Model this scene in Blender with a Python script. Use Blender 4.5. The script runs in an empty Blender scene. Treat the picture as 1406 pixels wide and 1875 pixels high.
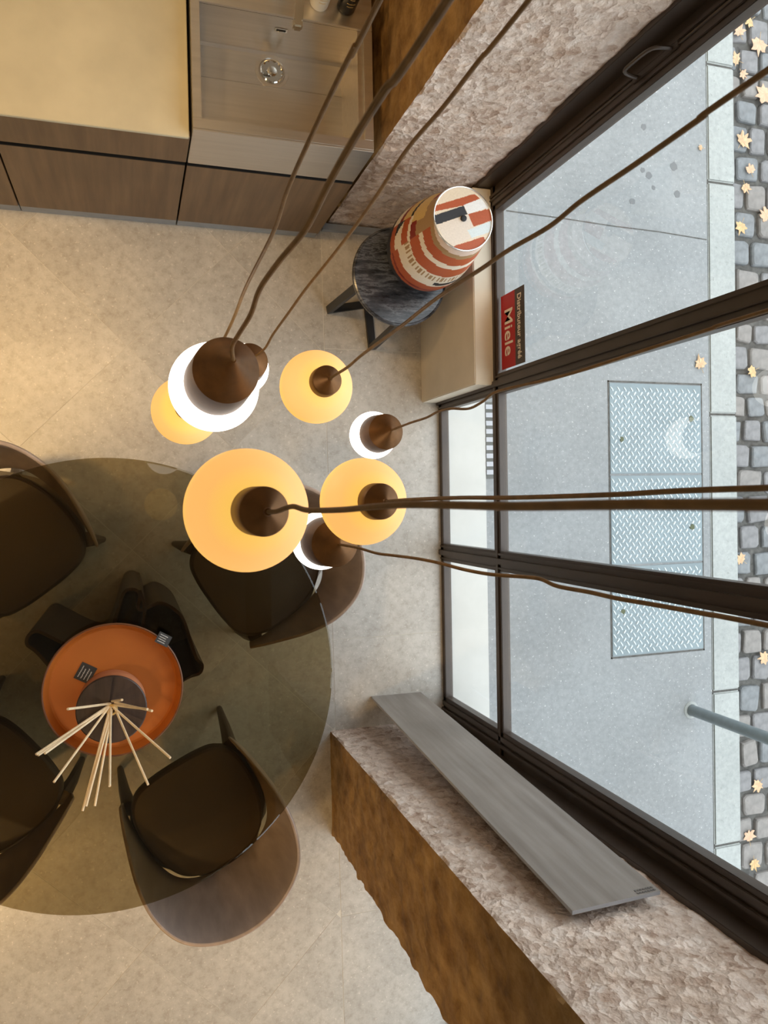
import bpy, bmesh, math, random
from mathutils import Vector, Matrix, noise
random.seed(7)
PI = math.pi
S = bpy.context.scene
COL = S.collection

# ------------------------------------------------------------------ camera
cam_d = bpy.data.cameras.new('camera')
cam = bpy.data.objects.new('camera', cam_d); COL.objects.link(cam)
CAM_AX = ((0.9499255, -0.0179941, 0.3119578), (0.0228086, 0.9996703, -0.0117911), (-0.3116428, 0.0183159, 0.9500228))
m4 = Matrix.Identity(4)
for j in range(3):
    for i in range(3):
        m4[i][j] = CAM_AX[j][i]
m4.translation = Vector((0, 0, 3.65))
cam.matrix_world = m4
cam_d.sensor_fit = 'VERTICAL'; cam_d.sensor_height = 24.0; cam_d.sensor_width = 18.0
cam_d.lens = 1410 * 24 / 1875
cam_d.clip_start = 0.02
cam_d.dof.use_dof = True; cam_d.dof.focus_distance = 2.6; cam_d.dof.aperture_fstop = 9.0
S.camera = cam

# ------------------------------------------------------------------ world, exposure
W = bpy.data.worlds.new('overcast'); S.world = W; W.use_nodes = True
bg = W.node_tree.nodes['Background']
bg.inputs['Color'].default_value = (0.90, 0.955, 1.0, 1); bg.inputs['Strength'].default_value = 3.7
S.view_settings.view_transform = 'Standard'; S.view_settings.look = 'None'
S.view_settings.gamma = 1.0; S.view_settings.use_curve_mapping = False
S.view_settings.exposure = 0.0
WARM = (1.0, 0.64, 0.27)
WARM_SPOTS = [   # x, y, watts, cone degrees, aim x, y   (recessed, tilting ceiling downlights)
    (-1.45, 0.30, 105, 32, -0.92, 0.46),
    (-0.35, 1.15, 26, 70, -0.20, 1.35),
    (-1.50, -3.4, 135, 50, -0.60, -2.4),
    (-1.60, -1.0, 30, 70, -0.40, -0.9),
    (-1.70, -2.2, 75, 36, 0.95, -1.5),
    (-1.45, 1.25, 60, 50, 0.6, 1.7),
    (-1.60, -0.2, 30, 30, 0.75, 0.95),
]
CEIL = 4.6

# ------------------------------------------------------------------ helpers
def tag(o, label=None, cat=None, group=None, kind=None):
    if label: o['label'] = label
    if cat: o['category'] = cat
    if group: o['group'] = group
    if kind: o['kind'] = kind
    return o
def empty(name, loc=(0, 0, 0), label=None, cat=None, group=None, kind=None, rz=0):
    o = bpy.data.objects.new(name, None); COL.objects.link(o)
    o.location = loc; o.rotation_euler = (0, 0, rz); o.empty_display_size = .05
    return tag(o, label, cat, group, kind)
def link(name, me, parent=None, loc=None):
    o = bpy.data.objects.new(name, me); COL.objects.link(o)
    if parent: o.parent = parent
    if loc is not None: o.location = loc
    return o
def obj(name, bm, mat, parent=None, smooth=False, loc=None):
    bmesh.ops.recalc_face_normals(bm, faces=bm.faces)
    me = bpy.data.meshes.new(name); bm.to_mesh(me); bm.free()
    for m in (mat if isinstance(mat, (list, tuple)) else [mat]): me.materials.append(m)
    if smooth:
        for p in me.polygons: p.use_smooth = True
        try: me.set_sharp_from_angle(angle=math.radians(22))
        except Exception: pass
    return link(name, me, parent, loc)
def box(bm, x0, x1, y0, y1, z0, z1, bev=0, mi=0):
    vs = [bm.verts.new((x, y, z)) for x in (x0, x1) for y in (y0, y1) for z in (z0, z1)]
    fs = [bm.faces.new([vs[i] for i in q]) for q in ((0, 1, 3, 2), (4, 6, 7, 5), (0, 4, 5, 1), (2, 3, 7, 6), (0, 2, 6, 4), (1, 5, 7, 3))]
    for f in fs: f.material_index = mi
    if bev:
        es = list({e for f in fs for e in f.edges})
        bmesh.ops.bevel(bm, geom=es, offset=bev, segments=2, affect='EDGES', clamp_overlap=True)
def bxo(name, mat, parent, *a, bev=0, smooth=False):
    bm = bmesh.new(); box(bm, *a, bev=bev); return obj(name, bm, mat, parent, smooth)
def prism(bm, pts, z0, z1, mi=0):
    lo = [bm.verts.new((p[0], p[1], z0)) for p in pts]; hi = [bm.verts.new((p[0], p[1], z1)) for p in pts]
    n = len(pts); fs = [bm.faces.new(hi), bm.faces.new(lo[::-1])]
    for i in range(n): fs.append(bm.faces.new([lo[i], lo[(i + 1) % n], hi[(i + 1) % n], hi[i]]))
    for f in fs: f.material_index = mi
def loft(bm, rings, close=True, cap=True, mi=0):
    R_ = [[bm.verts.new(p) for p in r] for r in rings]; n = len(rings[0])
    for a, b in zip(R_, R_[1:]):
        for i in range(n if close else n - 1):
            f = bm.faces.new([a[i], a[(i + 1) % n], b[(i + 1) % n], b[i]]); f.material_index = mi
    if cap and close:
        bm.faces.new(R_[0][::-1]).material_index = mi; bm.faces.new(R_[-1]).material_index = mi
    return R_
def lathe(bm, prof, n=48, c=(0, 0, 0), mi=0):
    """prof: list of (r, z); r==0 allowed at either end"""
    rings = []
    for r, z in prof:
        if r < 1e-6: rings.append([bm.verts.new((c[0], c[1], c[2] + z))])
        else: rings.append([bm.verts.new((c[0] + r * math.cos(2 * PI * i / n), c[1] + r * math.sin(2 * PI * i / n), c[2] + z)) for i in range(n)])
    for a, b in zip(rings, rings[1:]):
        for i in range(n):
            j = (i + 1) % n
            if len(a) == 1 and len(b) == 1: continue
            if len(a) == 1: f = bm.faces.new([a[0], b[i], b[j]])
            elif len(b) == 1: f = bm.faces.new([a[i], a[j], b[0]])
            else: f = bm.faces.new([a[i], a[j], b[j], b[i]])
            f.material_index = mi
def tube(bm, pts, r, n=8, cap=True, mi=0):
    pts = [Vector(p) for p in pts]; rr = r if isinstance(r, (list, tuple)) else [r] * len(pts)
    rings = []; prev = None
    for i, p in enumerate(pts):
        t = (pts[min(i + 1, len(pts) - 1)] - pts[max(i - 1, 0)]).normalized()
        if prev is None: u = t.orthogonal().normalized()
        else: u = (prev - t * prev.dot(t)).normalized()
        prev = u; v = t.cross(u)
        rings.append([p + (u * math.cos(2 * PI * k / n) + v * math.sin(2 * PI * k / n)) * rr[i] for k in range(n)])
    loft(bm, rings, True, cap, mi)
def catmull(P, per=6, closed=False):
    P = [Vector(p) for p in P]; n = len(P); out = []
    for i in range(n if closed else n - 1):
        g = (lambda k: P[k % n]) if closed else (lambda k: P[max(0, min(n - 1, k))])
        a, b, c, d = g(i - 1), g(i), g(i + 1), g(i + 2)
        for s in range(per):
            t = s / per
            out.append(.5 * ((2 * b) + (c - a) * t + (2 * a - 5 * b + 4 * c - d) * t * t + (3 * b - a - 3 * c + d) * t ** 3))
    if not closed: out.append(P[-1])
    return out
def clip(poly, a, b, c):           # keep a*x+b*y<=c
    out = []
    for i in range(len(poly)):
        p, q = poly[i], poly[(i + 1) % len(poly)]
        dp, dq = a * p[0] + b * p[1] - c, a * q[0] + b * q[1] - c
        if dp <= 0: out.append(p)
        if dp * dq < 0:
            t = dp / (dp - dq); out.append((p[0] + (q[0] - p[0]) * t, p[1] + (q[1] - p[1]) * t))
    return out
def inpoly(x, y, P):
    r = False; n = len(P)
    for i in range(n):
        x1, y1 = P[i]; x2, y2 = P[(i + 1) % n]
        if (y1 > y) != (y2 > y) and x < (x2 - x1) * (y - y1) / (y2 - y1) + x1: r = not r
    return r

# ------------------------------------------------------------------ materials
def newmat(name):
    m = bpy.data.materials.new(name); m.use_nodes = True
    return m, m.node_tree.nodes, m.node_tree.links, m.node_tree.nodes['Principled BSDF']
def nz(N, L, scale, detail=4, stretch=None, rough=.55, coord='Object'):
    tc = N.new('ShaderNodeTexCoord'); t = N.new('ShaderNodeTexNoise')
    t.inputs['Scale'].default_value = scale; t.inputs['Detail'].default_value = detail; t.inputs['Roughness'].default_value = rough
    if stretch:
        mp = N.new('ShaderNodeMapping'); mp.inputs['Scale'].default_value = stretch
        L.new(tc.outputs[coord], mp.inputs['Vector']); L.new(mp.outputs['Vector'], t.inputs['Vector'])
    else: L.new(tc.outputs[coord], t.inputs['Vector'])
    return t
def ramp(N, L, src, stops):
    r = N.new('ShaderNodeValToRGB'); e = r.color_ramp.elements
    while len(e) < len(stops): e.new(.5)
    for k, (p, c) in enumerate(stops): e[k].position = p; e[k].color = (c[0], c[1], c[2], 1)
    L.new(src, r.inputs['Fac']); return r
def mix(N, L, a, b, fac, mode='MIX'):
    x = N.new('ShaderNodeMix'); x.data_type = 'RGBA'; x.blend_type = mode
    for s, v in ((x.inputs[6], a), (x.inputs[7], b), (x.inputs[0], fac)):
        if hasattr(v, 'links') or hasattr(v, 'is_output'): L.new(v, s)
        elif isinstance(v, tuple): s.default_value = (v[0], v[1], v[2], 1)
        else: s.default_value = v
    return x.outputs[2]
def bump(N, L, bs, src, strength, dist=.01):
    b = N.new('ShaderNodeBump'); b.inputs['Strength'].default_value = strength; b.inputs['Distance'].default_value = dist
    L.new(src, b.inputs['Height']); L.new(b.outputs['Normal'], bs.inputs['Normal'])
def plain(name, c, rough=.5, metal=0, var=0.0, scale=20, stretch=None, bmp=0, spec=.5):
    m, N, L, b = newmat(name)
    b.inputs['Roughness'].default_value = rough; b.inputs['Metallic'].default_value = metal
    b.inputs['Specular IOR Level'].default_value = spec
    b.inputs['Base Color'].default_value = (*c, 1)
    if var or bmp:
        t = nz(N, L, scale, 5, stretch)
        if var:
            lo = tuple(max(0, k * (1 - var)) for k in c); hi = tuple(min(1, k * (1 + var)) for k in c)
            r = ramp(N, L, t.outputs['Fac'], [(.3, lo), (.7, hi)]); L.new(r.outputs['Color'], b.inputs['Base Color'])
        if bmp: bump(N, L, b, t.outputs['Fac'], bmp, .004)
    return m
def floor_mat(name, base, var_obj=.06):
    m, N, L, b = newmat(name)
    t1 = nz(N, L, 3.5, 6); t2 = nz(N, L, 24, 6, rough=.75); t3 = nz(N, L, 58, 3, rough=.75)
    lo = tuple(k * .84 for k in base); hi = tuple(min(1, k * 1.12) for k in base)
    r1 = ramp(N, L, t1.outputs['Fac'], [(.3, lo), (.72, hi)])
    r2 = ramp(N, L, t2.outputs['Fac'], [(.36, (.74, .71, .67)), (.5, (.95, .95, .94)), (.62, (1.05, 1.05, 1.05))])
    c = mix(N, L, r1.outputs['Color'], r2.outputs['Color'], .8, 'MULTIPLY')
    r3 = ramp(N, L, t3.outputs['Fac'], [(.0, (0, 0, 0)), (.60, (0, 0, 0)), (.70, (.8, .8, .8))])
    c = mix(N, L, c, tuple(min(1, k * 1.45) for k in base), r3.outputs['Color'])
    oi = N.new('ShaderNodeObjectInfo')
    r4 = ramp(N, L, oi.outputs['Random'], [(0, (1 - var_obj,) * 3), (1, (1, 1, 1))])
    c = mix(N, L, c, r4.outputs['Color'], 1.0, 'MULTIPLY')
    L.new(c, b.inputs['Base Color']); b.inputs['Roughness'].default_value = .30
    bump(N, L, b, t2.outputs['Fac'], .12, .003)
    return m
def stone_mat(name, cols, scale=16, vs=38, bs=.8, vmix=.75):
    m, N, L, b = newmat(name)
    t = nz(N, L, scale, 8, rough=.7); t2 = nz(N, L, 4.5, 5)
    v = N.new('ShaderNodeTexVoronoi'); v.inputs['Scale'].default_value = vs
    tc = N.new('ShaderNodeTexCoord')
    wv = nz(N, L, 22, 3); mp = N.new('ShaderNodeVectorMath'); mp.operation = 'MULTIPLY_ADD'
    L.new(wv.outputs['Color'], mp.inputs[0]); mp.inputs[1].default_value = (.06,) * 3; L.new(tc.outputs['Object'], mp.inputs[2])
    L.new(mp.outputs[0], v.inputs['Vector'])
    r = ramp(N, L, t.outputs['Fac'], [(.28, cols[0]), (.46, cols[1]), (.60, cols[2]), (.78, cols[3])])
    r2 = ramp(N, L, t2.outputs['Fac'], [(.32, (.74, .68, .62)), (.62, (1, 1, 1))])
    c = mix(N, L, r.outputs['Color'], r2.outputs['Color'], .8, 'MULTIPLY')
    vr = ramp(N, L, v.outputs['Color'], [(.1, (.62, .50, .42)), (.45, (.95, .93, .91)), (.95, (1.12, 1.08, 1.04))])
    c = mix(N, L, c, vr.outputs['Color'], vmix, 'MULTIPLY')
    L.new(c, b.inputs['Base Color']); b.inputs['Roughness'].default_value = .85
    ad = N.new('ShaderNodeMath'); ad.operation = 'ADD'; L.new(t.outputs['Fac'], ad.inputs[0]); L.new(v.outputs['Distance'], ad.inputs[1])
    bump(N, L, b, ad.outputs[0], bs, .012)
    return m
def asphalt_mat(name, base, hi):
    m, N, L, b = newmat(name)
    t1 = nz(N, L, 1.6, 6); t3 = nz(N, L, 62, 2, rough=.8); t4 = nz(N, L, 34, 5, rough=.7)
    r1 = ramp(N, L, t1.outputs['Fac'], [(.3, tuple(k * .87 for k in base)), (.7, tuple(k * 1.1 for k in base))])
    r4 = ramp(N, L, t4.outputs['Fac'], [(.35, (.80, .81, .82)), (.65, (1.06, 1.06, 1.06))])
    c = mix(N, L, r1.outputs['Color'], r4.outputs['Color'], .8, 'MULTIPLY')
    r3 = ramp(N, L, t3.outputs['Fac'], [(.0, (0, 0, 0)), (.63, (0, 0, 0)), (.72, (.8, .8, .8))])
    c = mix(N, L, c, hi, r3.outputs['Color'])
    L.new(c, b.inputs['Base Color']); b.inputs['Roughness'].default_value = .8
    bump(N, L, b, t4.outputs['Fac'], .3, .004)
    return m
def wood_mat(name, lo, hi, stretch=(1, 1, .06), scale=30, rough=.45):
    m, N, L, b = newmat(name)
    t = nz(N, L, scale, 6, stretch); t2 = nz(N, L, 3, 3)
    r = ramp(N, L, t.outputs['Fac'], [(.3, lo), (.7, hi)])
    r2 = ramp(N, L, t2.outputs['Fac'], [(.35, (.82, .82, .82)), (.65, (1, 1, 1))])
    L.new(mix(N, L, r.outputs['Color'], r2.outputs['Color'], .8, 'MULTIPLY'), b.inputs['Base Color'])
    b.inputs['Roughness'].default_value = rough; bump(N, L, b, t.outputs['Fac'], .15, .002)
    return m
def glass_mat(name, tint, ior=1.5, rough=0.0):
    m = bpy.data.materials.new(name); m.use_nodes = True; N = m.node_tree.nodes; L = m.node_tree.links; N.clear()
    o = N.new('ShaderNodeOutputMaterial'); mx = N.new('ShaderNodeMixShader'); tr = N.new('ShaderNodeBsdfTransparent'); gl = N.new('ShaderNodeBsdfGlossy')
    fr = N.new('ShaderNodeFresnel'); fr.inputs['IOR'].default_value = ior
    geo = N.new('ShaderNodeNewGeometry'); mm = N.new('ShaderNodeMath'); mm.operation = 'SUBTRACT'; mm.inputs[0].default_value = 1
    L.new(geo.outputs['Backfacing'], mm.inputs[1])
    mul = N.new('ShaderNodeMath'); mul.operation = 'MULTIPLY'; L.new(fr.outputs[0], mul.inputs[0]); L.new(mm.outputs[0], mul.inputs[1])
    tr.inputs['Color'].default_value = (*tint, 1); gl.inputs['Roughness'].default_value = rough
    L.new(mul.outputs[0], mx.inputs[0]); L.new(tr.outputs[0], mx.inputs[1]); L.new(gl.outputs[0], mx.inputs[2]); L.new(mx.outputs[0], o.inputs[0])
    return m
def glow_mat(name, top, mid, strength, R_):
    """opal glass lit from inside; brighter towards the lamp holder at its top"""
    m, N, L, b = newmat(name)
    b.inputs['Base Color'].default_value = (.50, .36, .20, 1) if strength < 2 else (.75, .72, .66, 1); b.inputs['Roughness'].default_value = .5; b.inputs['Specular IOR Level'].default_value = .2
    tc = N.new('ShaderNodeTexCoord'); sp = N.new('ShaderNodeSeparateXYZ'); L.new(tc.outputs['Object'], sp.inputs[0])
    mr = N.new('ShaderNodeMapRange'); mr.inputs['From Min'].default_value = -R_ * .1; mr.inputs['From Max'].default_value = R_
    L.new(sp.outputs['Z'], mr.inputs['Value'])
    r = ramp(N, L, mr.outputs[0], [(0, top), (.35, mid), (.72, mid), (.95, top)])
    L.new(r.outputs['Color'], b.inputs['Emission Color']); b.inputs['Emission Strength'].default_value = strength
    return m
def attr_mat(name, rough=.5):
    m, N, L, b = newmat(name); a = N.new('ShaderNodeAttribute'); a.attribute_name = 'print'
    t = nz(N, L, 150, 2, (1, 1, 4)); r = ramp(N, L, t.outputs['Fac'], [(.3, (.9, .9, .9)), (.7, (1, 1, 1))])
    L.new(mix(N, L, a.outputs['Color'], r.outputs['Color'], 1.0, 'MULTIPLY'), b.inputs['Base Color']); b.inputs['Roughness'].default_value = rough
    return m

M = {}
M['floor'] = floor_mat('floor stone', (.47, .44, .40))
M['grout'] = plain('grout', (.58, .55, .49), .9)
M['plaster'] = plain('cream plaster', (.66, .58, .46), .8, var=.05, scale=6)
M['ceiling'] = plain('white ceiling', (.75, .72, .66), .8)
M['pier_pale'] = stone_mat('pale hammered limestone', [(.42, .29, .22), (.72, .59, .50), (.84, .73, .655), (.94, .87, .81)], 20)
M['pier_lamplit'] = stone_mat('limestone with painted lamplight', [(.15, .075, .02), (.31, .175, .055), (.42, .25, .09), (.54, .36, .16)], 9, 14, .35, .3)  # room-side stone faces, the orange of the lamplight painted into their colour
M['frame'] = plain('dark bronze paint', (.050, .034, .024), .38, var=.15, scale=8)
M['glass'] = glass_mat('clear glass', (.97, .985, .985))
M['asphalt'] = asphalt_mat('pavement asphalt', (.225, .235, .24), (.5, .5, .49))
M['kerb'] = asphalt_mat('granite kerb', (.31, .325, .315), (.17, .18, .17))
M['cobble'] = [plain('cobble grey', (.155, .152, .155), .7, var=.25, scale=22, bmp=.5), plain('cobble blue', (.14, .148, .155), .7, var=.25, scale=22, bmp=.5),
               plain('cobble pink', (.175, .162, .152), .7, var=.2, scale=22, bmp=.5)]
M['dirt'] = plain('dark joint dirt', (.075, .073, .068), .9, var=.4, scale=30, bmp=.6)
M['plate'] = plain('galvanised steel', (.15, .18, .19), .38, .75, var=.12, scale=5)
M['lug'] = plain('polished tread lug', (.40, .45, .47), .32, .7)
M['sill'] = plain('pale stone sill', (.46, .455, .43), .6, var=.06, scale=4)
M['leaf'] = [plain('leaf tan', (.47, .31, .18), .7, var=.2, scale=40), plain('leaf peach', (.48, .31, .20), .7, var=.15, scale=40), plain('leaf ochre', (.46, .31, .15), .7, var=.2, scale=40)]
M['worktop'] = plain('beige stone worktop', (.58, .53, .39), .42, var=.10, scale=4)
M['veneer'] = wood_mat('brown oak veneer', (.13, .072, .034), (.21, .125, .062))
M['black'] = plain('black', (.006, .006, .007), .6)
M['plinth'] = plain('grey plinth metal', (.26, .27, .28), .45, var=.08)
M['steel'] = plain('brushed steel', (.66, .62, .57), .33, .95, var=.06, scale=60, stretch=(.03, 1, 1))
M['chrome'] = plain('chrome', (.85, .84, .80), .08, 1)
M['bottle_white'] = plain('cream ceramic bottle', (.82, .76, .62), .35)
M['bottle_black'] = plain('black bottle', (.01, .01, .012), .2)
M['gold'] = plain('gold print', (.7, .5, .2), .4, .5)
M['iron'] = plain('black iron', (.012, .013, .016), .45)
M['bronze'] = plain('burnished bronze', (.17, .075, .022), .45, .7, var=.35, scale=14)
M['cord'] = plain('bronze fabric cord', (.20, .11, .04), .5, .25, var=.2, scale=60)
M['leather'] = plain('dark brown leather', (.060, .042, .032), .5, var=.15, scale=12, bmp=.1)
M['shell'] = plain('taupe brown shell', (.34, .265, .225), .42, var=.15, scale=25, stretch=(1, 1, .2), bmp=.12)
M['leg'] = wood_mat('dark walnut', (.035, .02, .012), (.06, .036, .022))
M['base'] = plain('wine brown bent panel', (.030, .012, .009), .4)
M['tableglass'] = glass_mat('smoked bronze glass', (.65, .595, .46), 1.5)
M['tray_in'] = plain('orange leather', (.44, .125, .014), .55, var=.06, scale=5)
M['tray_out'] = plain('dark tan leather', (.15, .055, .02), .5)
M['potside'] = plain('terracotta side', (.50, .21, .10), .6)
M['lid'] = wood_mat('dark wood lid', (.022, .012, .010), (.06, .034, .028), (1, .08, 1), 45)
M['reed'] = plain("pale reed", (.88, .70, .46), .6, var=.1, scale=30)
M['tagc'] = plain('black card', (.03, .03, .032), .7)
M['white'] = plain('white ink', (.85, .85, .83), .7)
M['plank'] = wood_mat('grey brown plank tile', (.19, .16, .135), (.30, .265, .235), (1, 1, .05), 22, .5)
M['plankedge'] = plain('grey ceramic edge', (.36, .36, .38), .6)
M['red'] = plain('red vinyl', (.42, .004, .006), .5)
M['darkvinyl'] = plain('dark vinyl', (.06, .045, .035), .5)
M['cream'] = plain('cream vinyl', (.80, .70, .55), .5)
M['pole'] = plain('grey painted steel', (.20, .235, .25), .45, .3, var=.1)
M['print'] = attr_mat('printed fabric')
M['rim'] = plain('silver rim', (.8, .78, .75), .2, .9)
M['warmlens'] = plain('lamp lens', (1, .9, .7), .4)
_b = M['warmlens'].node_tree.nodes['Principled BSDF']; _b.inputs['Emission Color'].default_value = (1, .75, .42, 1); _b.inputs['Emission Strength'].default_value = 12
def marble():
    m, N, L, b = newmat('dark veined marble')
    t = nz(N, L, 5, 8, (1.2, 5, 1), .65)
    r = ramp(N, L, t.outputs['Fac'], [(.36, (.008, .009, .012)), (.47, (.035, .037, .045)), (.54, (.10, .105, .12)), (.57, (.015, .016, .02)), (.70, (.16, .165, .18))])
    L.new(r.outputs['Color'], b.inputs['Base Color']); b.inputs['Roughness'].default_value = .22
    return m
M['marble'] = marble()

# ------------------------------------------------------------------ room shell
def sbox(name, mat, *a, bev=0):
    return tag(bxo(name, mat, None, *a, bev=bev), kind='structure')
floor = sbox('floor', M['grout'], -4.0, 1.56, -5.0, 2.0, -.12, -.0014)
XJ = .915
P_ = .915; h = P_ / 2
def add_tile(poly):
    if len(poly) < 3: return
    cxx = sum(p[0] for p in poly) / len(poly); cyy = sum(p[1] for p in poly) / len(poly)
    bm = bmesh.new(); prism(bm, [(p[0] - cxx, p[1] - cyy) for p in poly], -.012, 0)
    obj('tile', bm, M['floor'], floor, loc=(cxx, cyy, 0))
G_ = .0015
for a in range(-7, 6):
    for b in range(-7, 6):
        # diamond between y-x = .70+a*P .. and x+y = .70+b*P ..
        u0, u1 = .70 + a * P_ + G_, .70 + (a + 1) * P_ - G_; v0, v1 = .70 + b * P_ + G_, .70 + (b + 1) * P_ - G_
        poly = [((v - u) / 2, (v + u) / 2) for u, v in ((u0, v0), (u0, v1), (u1, v1), (u1, v0))]
        for c in ((1, .0105, XJ - G_), (-1, 0, 3.9), (0, -1, 4.9), (0, 1, 1.95)):
            if poly: poly = clip(poly, *c)
        if poly and abs(sum(poly[i][0] * poly[(i + 1) % len(poly)][1] - poly[(i + 1) % len(poly)][0] * poly[i][1] for i in range(len(poly)))) > .004: add_tile(poly)
ys = [-4.9, -4.19, -3.48, -2.77, -2.06, -1.38, -.69, .02, .73, 1.36]
for y0, y1 in zip(ys, ys[1:]):
    f = lambda y: XJ - .0105 * y + G_
    add_tile([(f(y0), y0 + G_), (1.50, y0 + G_), (1.50, y1 - G_), (f(y1), y1 - G_)])

sbox('wall_left', M['plaster'], -4.15, -4.0, -5.15, 2.15, 0, CEIL)
sbox('wall_back', M['plaster'], -4.0, .93, 2.0, 2.15, 0, CEIL)
sbox('wall_front', M['plaster'], -4.0, 1.7, -5.15, -5.0, 0, CEIL)
sbox('ceiling', M['ceiling'], -4.15, 1.7, -5.15, 2.6, CEIL, CEIL + .15)

def rough_box(name, mats, x0, x1, y0, y1, z0, z1, step, amp, pick):
    bm = bmesh.new()
    nx, ny, nzz = [max(1, round((q - p) / s)) for p, q, s in ((x0, x1, step), (y0, y1, step), (z0, z1, step * 1.3))]
    def P(i, j, k): return Vector((x0 + (x1 - x0) * i / nx, y0 + (y1 - y0) * j / ny, z0 + (z1 - z0) * k / nzz))
    cache = {}
    def V(i, j, k):
        key = (i, j, k)
        if key in cache: return cache[key]
        p = P(i, j, k)
        n = Vector(((-1 if i == 0 else 1 if i == nx else 0), (-1 if j == 0 else 1 if j == ny else 0), (-1 if k == 0 else 1 if k == nzz else 0)))
        d = noise.noise(p * 5) * .6 + noise.noise(p * 17) * .55 + noise.noise(p * 42) * .45 - .35
        edge = abs(n.x) + abs(n.y) > 1
        if edge: d = -.35 + noise.noise(p * 19) * .7 - .5 * abs(noise.noise(p * 6))
        n.z = 0
        if k in (0,): n = n * .3
        cache[key] = bm.verts.new(p + n * d * amp); return cache[key]
    def quad(a, b, c, d, mi): bm.faces.new([a, b, c, d]).material_index = mi
    for k in range(nzz):
        for j in range(ny):
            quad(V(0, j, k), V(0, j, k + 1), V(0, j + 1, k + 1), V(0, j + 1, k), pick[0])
            quad(V(nx, j, k), V(nx, j + 1, k), V(nx, j + 1, k + 1), V(nx, j, k + 1), pick[1])
        for i in range(nx):
            quad(V(i, 0, k), V(i + 1, 0, k), V(i + 1, 0, k + 1), V(i, 0, k + 1), pick[2])
            quad(V(i, ny, k), V(i, ny, k + 1), V(i + 1, ny, k + 1), V(i + 1, ny, k), pick[3])
    for i in range(nx):
        for j in range(ny):
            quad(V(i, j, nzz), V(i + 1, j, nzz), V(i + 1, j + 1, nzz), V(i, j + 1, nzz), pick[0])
    o = obj(name, bm, mats, None, True); tag(o, kind='structure'); return o
# stone pier between the two shop windows, and the stone wall beside the kitchen
rough_box('wall_pier', [M['pier_pale'], M['pier_lamplit']], .898, 1.47, -1.655, -1.135, 0, 3.3, .016, .013, (1, 0, 0, 0))
rough_box('wall_right', [M['pier_pale'], M['pier_lamplit']], .928, 1.47, 1.33, 2.55, 0, 3.3, .018, .014, (1, 0, 0, 0))
sbox('wall_lintel', M['plaster'], .93, 1.72, -5.0, 2.55, 3.3, CEIL)
sbox('wall_facade_pier', M['plaster'], 1.475, 1.72, -1.66, -1.215, 0, 3.3)
sbox('wall_facade_corner', M['plaster'], 1.475, 1.72, 1.385, 2.55, 0, 3.3)
sbox('wall_facade_upper', M['plaster'], 1.56, 1.72, -6.5, 6.5, CEIL, 9.0)
sbox('wall_facade_side', M['plaster'], 1.46, 1.72, 2.55, 6.5, 0, CEIL)
sbox('wall_end', M['plaster'], .9, 1.72, -5.15, -4.1, 0, 3.3)
# grey skirting at the foot of the stone
sbox('baseboard_right', M['plinth'], .905, 1.38, 1.295, 1.325, 0, .03)

# low cream wall under the first window bay
sbox('wall_low', M['plaster'], 1.407, 1.497, .478, 1.315, 0, .64, bev=.004)

# ------------------------------------------------------------------ window 1 (bay of the photograph)
def window(name, ys0, ys1, mull, low_y, zt, ztop):
    w = empty(name, (1.5, (ys0 + ys1) / 2, 0), kind='structure'); w_l = w.location
    def part(n, m, *a, bev=.002, mat=None):
        o = bxo(n, mat or M['frame'], None, *a, bev=bev); o.parent = w; o.matrix_parent_inverse = Matrix.Translation(-w_l); return o
    XF, XG, XO = 1.50, 1.516, 1.540
    # stiles at both ends: wide flat cover, raised rib, inner stile
    for s, ye in ((1, ys1), (-1, ys0)):
        e = (lambda a, b: (ye - a, ye - b)) if s > 0 else (lambda a, b: (ye + b, ye + a))
        y = e(.012, -.05); part('jamb', None, 1.43, XO, min(y), max(y), 0, ztop)
        y = e(.115, .0); part('stile', None, XF, XO, min(y), max(y), 0, ztop)
        y = e(.060, .045); part('stile_rib', None, XF - .012, XF, min(y), max(y), 0, ztop)
        y = e(.095, .070); part('stile_bead', None, XF - .006, XF, min(y), max(y), 0, ztop)
    for (a, b) in mull:
        c = (a + b) / 2
        part('mullion', None, XF, XO, a, b, 0, ztop)
        part('mullion_rib', None, XF - .014, XF, c - .013, c + .013, 0, ztop)
        part('mullion_bead', None, XF - .005, XF, a + .008, a + .018, 0, ztop)
        part('mullion_bead', None, XF - .005, XF, b - .018, b - .008, 0, ztop)
    part('bottom_rail', None, XF, XO, ys0, ys1, 0, .035)
    part('transom', None, XF, XO, ys0, ys1, zt, zt + .060)
    part('transom_rib', None, XF - .006, XF, ys0, ys1, zt + .018, zt + .042)
    part('top_rail', None, XF, XO, ys0, ys1, ztop - .1, ztop)
    edges = [ys0 + .115] + [v for ab in mull for v in ab] + [ys1 - .115]
    for a, b in zip(edges[::2], edges[1::2]):
        part('glass_pane', None, XG, XG + .006, a - .004, b + .004, .031, zt + .004, bev=0, mat=M['glass'])
        part('glass_pane', None, XG, XG + .006, a - .004, b + .004, zt + .056, ztop - .096, bev=0, mat=M['glass'])
    return w
w1 = window('window_1', -1.135, 1.33, [(-.325, -.238), (.436, .522)], .478, .612, 3.3)
w2 = window('window_2', -4.10, -1.655, [(-3.3, -3.22), (-2.5, -2.42)], 0, .612, 3.3)
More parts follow.
